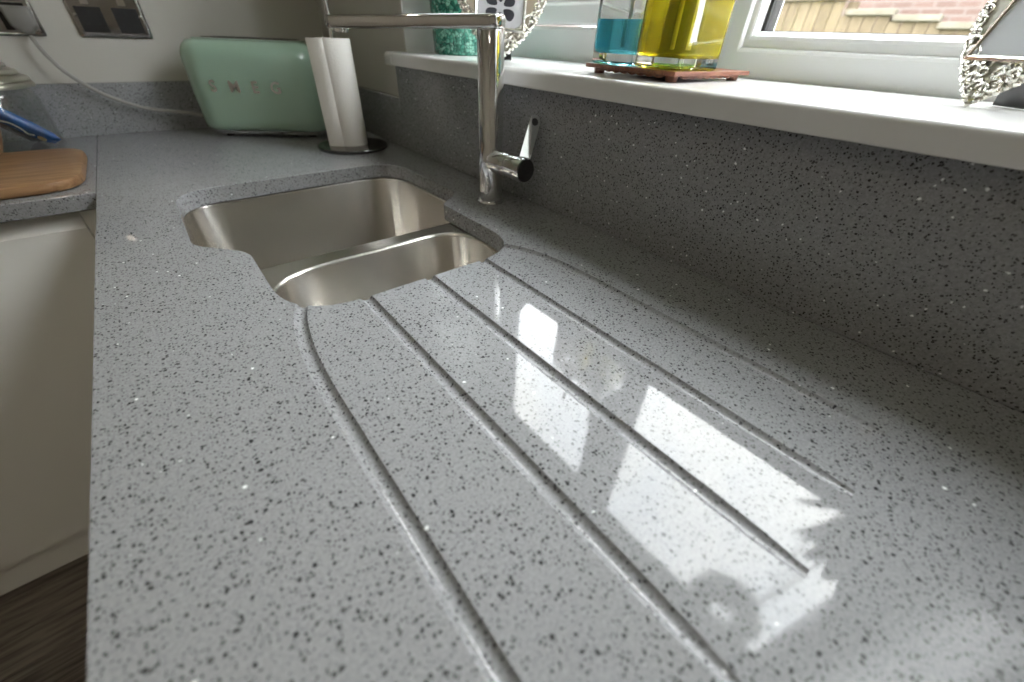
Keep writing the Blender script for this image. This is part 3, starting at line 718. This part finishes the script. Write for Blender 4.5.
def bottle(cx_, cy_, half, rot, level, liquid, label, hgt=0.165):
    ca, sa = math.cos(rot), math.sin(rot)
    def lp(hw, z, r):
        return [V((cx_ + a * ca - b_ * sa, cy_ + a * sa + b_ * ca, TZ + z)) for a, b_ in rrect(0, 0, hw, hw, r, 5)]
    t = thing('pump_bottle', (cx_, cy_, TZ), label, 'bottle', 'square glass pump bottles on the trivet')
    r0 = 0.008
    neck = 0.015
    outer_ = [lp(half - 0.002, 0.0003, r0), lp(half, 0.002, r0), lp(half, hgt - 0.012, r0), lp(half - 0.003, hgt - 0.005, r0), lp(half - 0.012, hgt, r0), lp(neck, hgt + 0.002, neck), lp(neck, hgt + 0.014, neck)]
    inn = [lp(neck - 0.003, hgt + 0.014, neck), lp(neck - 0.003, hgt, neck), lp(half - 0.014, hgt - 0.003, r0), lp(half - 0.004, hgt - 0.012, r0 - 0.003), lp(half - 0.004, 0.0155, r0 - 0.003), lp(half - 0.006, 0.0130, r0 - 0.003)]
    obj('glass_body', loft(nb(), outer_ + inn), 'glass', t, smooth=35)
    obj('liquid', loft(nb(), [lp(half - 0.0055, 0.0125, r0 - 0.003), lp(half - 0.0036, 0.0152, r0 - 0.003), lp(half - 0.0036, level, r0 - 0.003)]), liquid, t, smooth=35)
    c = (cx_, cy_, TZ)
    pm = obj('pump', lathe(nb(), c, [(0.0165, hgt + 0.0145), (0.0165, hgt + 0.030), (0.008, hgt + 0.034), (0.005, hgt + 0.036), (0.005, hgt + 0.058), (0.011, hgt + 0.060), (0.011, hgt + 0.070), (0.008, hgt + 0.073)], 24), 'chrome', t, smooth=40)
    obj('nozzle', tube(nb(), [V(c) + V((0, 0, hgt + 0.066)), V(c) + V((-0.022, -0.012, hgt + 0.067)), V(c) + V((-0.038, -0.021, hgt + 0.060))], 0.0045, 10), 'chrome', pm)
    obj('dip_tube', lathe(nb(), c, [(0.003, 0.02), (0.003, hgt + 0.012)], 12), 'cap_white', t)
bottle(0.690, 0.4425, 0.0345, 0.08, 0.050, 'liquid_blue', 'square glass pump bottle part filled with bright blue liquid')
bottle(0.693, 0.359, 0.0395, -0.12, 0.128, 'liquid_yellow', 'square glass pump bottle nearly full of yellow liquid')
bottle(0.774, 0.388, 0.0290, -0.05, 0.066, 'liquid_green', 'square glass pump bottle with green liquid behind the yellow one')

# vase
vx, vy = 0.728, 0.938
vase = obj('mosaic_vase', lathe(nb(), (vx, vy, ZS), [(0.053, 0.0004), (0.056, 0.004), (0.058, 0.05), (0.061, 0.12), (0.064, 0.19), (0.0635, 0.196), (0.061, 0.197), (0.059, 0.19), (0.055, 0.11), (0.051, 0.02), (0.001, 0.015)], 64), 'mosaic_green', smooth=50, label='green crackled mosaic glass vase at the far end of the sill', cat='vase')

# heart-shaped silver picture frames
def heart_frame(tip, face, lean, roll, scale, label, panel_mat, flower):
    """tip: point on the sill; face: horizontal direction it looks to; lean back (rad); roll in its plane"""
    nh = V((*face, 0)).normalized(); hdir = V((0, 0, 1)).cross(nh).normalized()      # right-hand side seen from the front
    up = V((0, 0, 1)) * math.cos(lean) - nh * math.sin(lean); nn_ = nh * math.cos(lean) + V((0, 0, 1)) * math.sin(lean)
    S = hdir * math.cos(roll) - up * math.sin(roll); T = up * math.cos(roll) + hdir * math.sin(roll)
    tip = V(tip)
    P3 = lambda s, t, d: tip + S * (s * scale) + T * (t * scale) + nn_ * (d * scale)
    half = [(0, 0.0), (0.016, 0.012), (0.036, 0.030), (0.054, 0.054), (0.0645, 0.082), (0.064, 0.106), (0.054, 0.124), (0.038, 0.132), (0.021, 0.128), (0.008, 0.117), (0, 0.108)]
    hc = [(p.x, p.y) for p in crom([(*p, 0) for p in half], 4)]
    outl_ = hc + [(-x, y_) for x, y_ in hc[-2:0:-1]]
    t = thing('heart_frame', tip, label, 'picture frame', 'silver heart picture frames on the sill')
    cen = (0.0, 0.074)
    shr = lambda f: [(cen[0] + (x - cen[0]) * f, cen[1] + (y_ - cen[1]) * f) for x, y_ in outl_]
    obj('frame_plate', loft(nb(), [[P3(x, y_, -0.004) for x, y_ in shr(0.97)], [P3(x, y_, 0.0) for x, y_ in shr(1.0)], [P3(x, y_, 0.003) for x, y_ in shr(0.97)], [P3(x, y_, 0.004) for x, y_ in shr(0.80)], [P3(x, y_, 0.0025) for x, y_ in shr(0.6)]]), 'silver_satin', t, smooth=40)
    # raised scrollwork following the outline
    bm = nb(); tot = [V((x, y_, 0)) for x, y_ in shr(0.90)]; n = len(tot)
    cum = [0]
    for i in range(n): cum.append(cum[-1] + (tot[(i + 1) % n] - tot[i]).length)
    cnt = 36
    for q in range(cnt):
        tgt = (q + 0.5) / cnt * cum[-1]; i = max(k for k in range(n) if cum[k] <= tgt); f = (tgt - cum[i]) / max(1e-9, cum[i + 1] - cum[i])
        p = tot[i].lerp(tot[(i + 1) % n], f); dr = (tot[(i + 1) % n] - tot[i]).normalized(); ang = math.atan2(dr.y, dr.x)
        low = p.y < 0.052
        rr = (0.0105 if q % 2 else 0.0085) if low else 0.0058
        pts_ = []
        for k in range(13):
            a = ang + (1 if q % 2 else -1) * (k / 12 * 2.3 * PI) + (0 if q % 2 else PI); r = rr * (1 - 0.72 * k / 12)
            pts_.append(P3(p.x + r * math.cos(a), p.y + r * math.sin(a), 0.0055))
        tube(bm, pts_, 0.0019 * scale, 6)
        bmesh.ops.create_icosphere(bm, subdivisions=1, radius=0.0024 * scale, matrix=Matrix.Translation(P3(p.x, p.y, 0.006)))
        if low and p.y > 0.012:
            q2 = V((p.x * 0.62, p.y + 0.008, 0)); pts_ = []
            for k in range(13):
                a = ang + (k / 12 * 2.2 * PI) * (1 if q % 2 else -1); r = 0.0075 * (1 - 0.7 * k / 12)
                pts_.append(P3(q2.x + r * math.cos(a), min(q2.y + r * math.sin(a), 0.0375), 0.0052))
            tube(bm, pts_, 0.0016 * scale, 6)
    for q in range(64):
        tgt = q / 64 * cum[-1]; i = max(k for k in range(n) if cum[k] <= tgt); f = (tgt - cum[i]) / max(1e-9, cum[i + 1] - cum[i])
        p = tot[i].lerp(tot[(i + 1) % n], f); k_ = 1.11
        bmesh.ops.create_icosphere(bm, subdivisions=1, radius=(0.0028 + 0.0007 * (q % 2)) * scale, matrix=Matrix.Translation(P3(cen[0] + (p.x - cen[0]) * k_, cen[1] + (p.y - cen[1]) * k_, 0.002)))
    obj('scrollwork', bm, 'silver', t, smooth=60)
    a, b0, b1 = 0.0335, 0.0385, 0.108
    bm = nb(); rows = []
    for ins, d in ((-0.004, 0.0045), (-0.0035, 0.0075), (-0.001, 0.0085), (0.0005, 0.0075), (0.001, 0.0045)):
        rows.append([bm.verts.new(P3(x, y_, d)) for x, y_ in ((-a + ins, b0 + ins), (a - ins, b0 + ins), (a - ins, b1 - ins), (-a + ins, b1 - ins))])
    for A, B in zip(rows, rows[1:]):
        for i in range(4): bm.faces.new((A[i], A[(i + 1) % 4], B[(i + 1) % 4], B[i]))
    obj('inner_moulding', bm, 'silver', t)
    bm = nb(); loft(bm, [[P3(x, y_, d) for x, y_ in ((-a, b0), (a, b0), (a, b1), (-a, b1))] for d in (0.0042, 0.0060)])
    pn = obj('picture', bm, panel_mat, t)
    if flower:
        for k in range(6):
            ang = k * PI / 3 + PI / 6; bm = nb(); lp_ = []
            for j in range(16):
                tt = 2 * PI * j / 16; lx = 0.014 + 0.0085 * math.cos(tt); ly = 0.0062 * math.sin(tt) * (1 + 0.45 * math.cos(tt))
                lp_.append((lx * math.cos(ang) - ly * math.sin(ang), 0.062 + lx * math.sin(ang) + ly * math.cos(ang)))
            loft(bm, [[P3(x, y_, d) for x, y_ in lp_] for d in (0.0060, 0.0064)]); obj('printed_petal', bm, 'print_dark', pn)
    # black backing strut
    foot = tip - nh * (0.052 * scale) ; foot.z = ZS + 0.0006
    topp = P3(0, 0.085, -0.0045)
    bm = nb(); w_ = hdir * (0.022 * scale); th_ = nh * 0.0016
    loft(bm, [[foot - w_ - th_, foot + w_ - th_, foot + w_ + th_, foot - w_ + th_], [topp - w_ * 0.6 - th_, topp + w_ * 0.6 - th_, topp + w_ * 0.6 + th_, topp - w_ * 0.6 + th_]])
    obj('back_strut', bm, 'black_plastic', t)
heart_frame((0.657, 0.703, ZS + 0.002), (-0.62, -0.78), 0.20, 0.06, 1.22, 'silver filigree heart frame holding a flower print, behind the tap', 'picture_paper', True)
heart_frame((0.752, 0.063, ZS + 0.002), (-0.80, 0.60), 0.30, 0.0, 0.98, 'silver filigree heart frame holding a grey picture, at the near end of sill', 'picture_grey', False)

# potted plant just outside the frame: only its mirror image shows in the worktop
PX, PY = 0.785, -0.165
plant = thing('potted_plant', (PX, PY, ZS), 'dark leafy plant in a white pot, mirrored beside the window reflection', 'plant')
obj('pot', lathe(nb(), (PX, PY, ZS), [(0.032, 0.0004), (0.036, 0.004), (0.045, 0.085), (0.047, 0.088), (0.044, 0.088), (0.040, 0.075), (0.001, 0.072)], 36), 'cap_white', plant, smooth=40)
rng = random.Random(11)
for k in range(30):
    a = k * 2.4; el = rng.uniform(0.75, 1.4); ln = rng.uniform(0.15, 0.25) * (0.75 + 0.3 * math.sin(el)); w_ = rng.uniform(0.014, 0.022)
    d = V((math.cos(a) * math.cos(el), math.sin(a) * math.cos(el), math.sin(el))); d.x *= 0.22 if d.x > 0 else 1.0; d.y *= 0.40 if d.y < 0 else 1.0
    sd = d.cross(V((0, 0, 1))).normalized(); nn_ = sd.cross(d); o_ = V((PX, PY, ZS + 0.07)); lps = []
    bm = nb(); rows = []
    for j in range(7):
        f = j / 6; c = o_ + d * (ln * f) - V((0, 0, 1)) * (0.03 * f * f * math.cos(el)); ww = w_ * (0.12 if f < 0.3 else math.sin(PI * min(1, (f - 0.25) / 0.78)) + 0.04)
        rows.append([bm.verts.new(c - sd * ww), bm.verts.new(c - nn_ * 0.0015), bm.verts.new(c + sd * ww), bm.verts.new(c + nn_ * 0.0008)])
    for A, B in zip(rows, rows[1:]):
        for i in range(4): bm.faces.new((A[i], A[(i + 1) % 4], B[(i + 1) % 4], B[i]))
    bm.faces.new(rows[0][::-1]); bm.faces.new(rows[-1])
    obj('leaf', bm, 'leaf_green', plant, smooth=60)

# ------------------------------------------------------------------ ceiling downlights
for i, (x, y_) in enumerate(((-0.5, -0.2), (-0.5, -1.3), (-1.5, -0.2), (-1.5, -1.3))):
    t = thing('downlight', (x, y_, CEIL - 0.012), ['recessed ceiling light closest to the window and sink', 'recessed ceiling light behind the camera, nearer the window wall', 'recessed ceiling light at the left, level with the camera', 'recessed ceiling light at the far left behind the camera'][i], 'ceiling light', 'recessed ceiling lights')
    obj('rim', loft(nb(), [[V((x + r * math.cos(2 * PI * k / 28), y_ + r * math.sin(2 * PI * k / 28), z)) for k in range(28)] for r, z in ((0.045, CEIL - 0.0005), (0.044, CEIL - 0.005), (0.036, CEIL - 0.006), (0.034, CEIL - 0.0005))], cap0=False, cap1=False), 'chrome', t, smooth=40)
    obj('lamp', lathe(nb(), (x, y_, CEIL), [(0.033, -0.003), (0.033, -0.0006)], 28), 'emit_lamp', t)

# ------------------------------------------------------------------ garden
GZ = -1.02
obj('ground', bx(-30, 60, -45, 45, GZ - 0.1, GZ), 'lawn', kind='structure')
FX = 7.0
fence = thing('garden_fence', (FX, 2.4, GZ), 'pale timber board fence stepping down to the right beyond the window', 'fence')
def ftop(y_): return 0.70 if y_ > 2.2 else 0.56 if y_ > 1.72 else 0.51 if y_ > 1.3 else 0.45
y_ = -1.0
while y_ < 6.0:
    j = random.uniform(-0.006, 0.006)
    obj('board', bx(FX - 0.011 + j, FX + 0.011 + j, y_ + 0.004, y_ + 0.121, GZ + 0.03, ftop(y_ + 0.06) - 0.002), 'fence_wood', fence)
    y_ += 0.125
for a, b_, z in ((2.2, 6.0, 0.70), (1.72, 2.2, 0.56), (1.3, 1.72, 0.51), (-1.0, 1.3, 0.45)):
    obj('capping', bx(FX - 0.06, FX + 0.06, a, b_ - 0.004, z, z + 0.055, bev=0.008), 'cap_stone', fence)
    obj('rail', bx(FX + 0.022, FX + 0.062, a, b_ - 0.004, z - 0.4, z - 0.32), 'fence_wood', fence)
    obj('post', bx(FX + 0.064, FX + 0.15, a - 0.045, a + 0.045, GZ, z - 0.01), 'fence_wood', fence)
HX = 8.6  # house brought close and made tall to block low sky light
house = thing('brick_house', (HX + 3, 4.0, GZ), 'red brick house behind the garden fence', 'house')
obj('wall', bx(HX, HX + 6, -9.0, 16.0, GZ, 6.3), 'brick', house)
bm = nb(); loft(bm, [[V((HX - 0.4, yy, 6.25)), V((HX + 6.4, yy, 6.25)), V((HX + 3, yy, 8.9))] for yy in (-9.4, 16.4)])
obj('roof', bm, 'roof_tile', house)
for yy, z0 in ((-1.5, 0.9), (6.6, 0.1), (10.0, 0.1)):
    wn_ = obj('window', bx(HX - 0.05, HX + 0.02, yy, yy + 1.3, z0, z0 + 1.2), 'upvc', house)
    for k in range(2): obj('pane', bx(HX - 0.058, HX - 0.05, yy + 0.08 + k * 0.6, yy + 0.62 + k * 0.6, z0 + 0.08, z0 + 1.12), 'picture_grey', wn_)
tree = thing('garden_tree', (3.32, -0.75, GZ), 'slender two-stemmed tree with a loose crown, mirrored in the worktop', 'tree')
obj('stem', tube(nb(), crom([(3.30, -0.95, GZ), (3.34, -0.75, 1.2), (3.35, -0.635, 3.25), (3.29, -0.565, 4.33), (3.27, -0.47, 4.75), (3.26, -0.40, 5.2)], 5), 0.012, 8, taper=[1.6 - 1.2 * k / 25 for k in range(26)]), 'bark', tree)
obj('stem', tube(nb(), crom([(3.30, -0.60, GZ), (3.33, -0.50, 1.2), (3.34, -0.47, 3.3), (3.33, -0.50, 3.75), (3.29, -0.555, 4.30), (3.27, -0.50, 4.7)], 5), 0.010, 8, taper=[1.6 - 1.2 * k / 25 for k in range(26)]), 'bark', tree)
bm = nb(); rng = random.Random(3); cc = V((3.27, -0.37, 5.08))
for k in range(1700):
    while True:
        p = V((rng.uniform(-1, 1), rng.uniform(-1, 1), rng.uniform(-1, 1)))
        if p.length < 1: break
    q = cc + V((p.x * 0.30, p.y * 0.40, p.z * 0.62))
    e_ = q - V((3.264, -0.41, 5.12)); dv = V((1, -0.127, 1.72)).normalized(); e_ -= dv * e_.dot(dv)
    if e_.length < 0.115 + 0.035 * math.sin(5 * math.atan2(e_.y, e_.z)) and rng.random() > 0.03: continue
    a = V((rng.gauss(0, 1), rng.gauss(0, 1), rng.gauss(0, 1))).normalized(); b_ = a.cross(V((0.3, 0.5, 0.8))).normalized(); s = rng.uniform(0.03, 0.05)
    bm.faces.new([bm.verts.new(q + a * s), bm.verts.new(q + b_ * s * 0.5), bm.verts.new(q - a * s), bm.verts.new(q - b_ * s * 0.5)])
obj('foliage', bm, 'leaf_green', tree, kind='stuff')
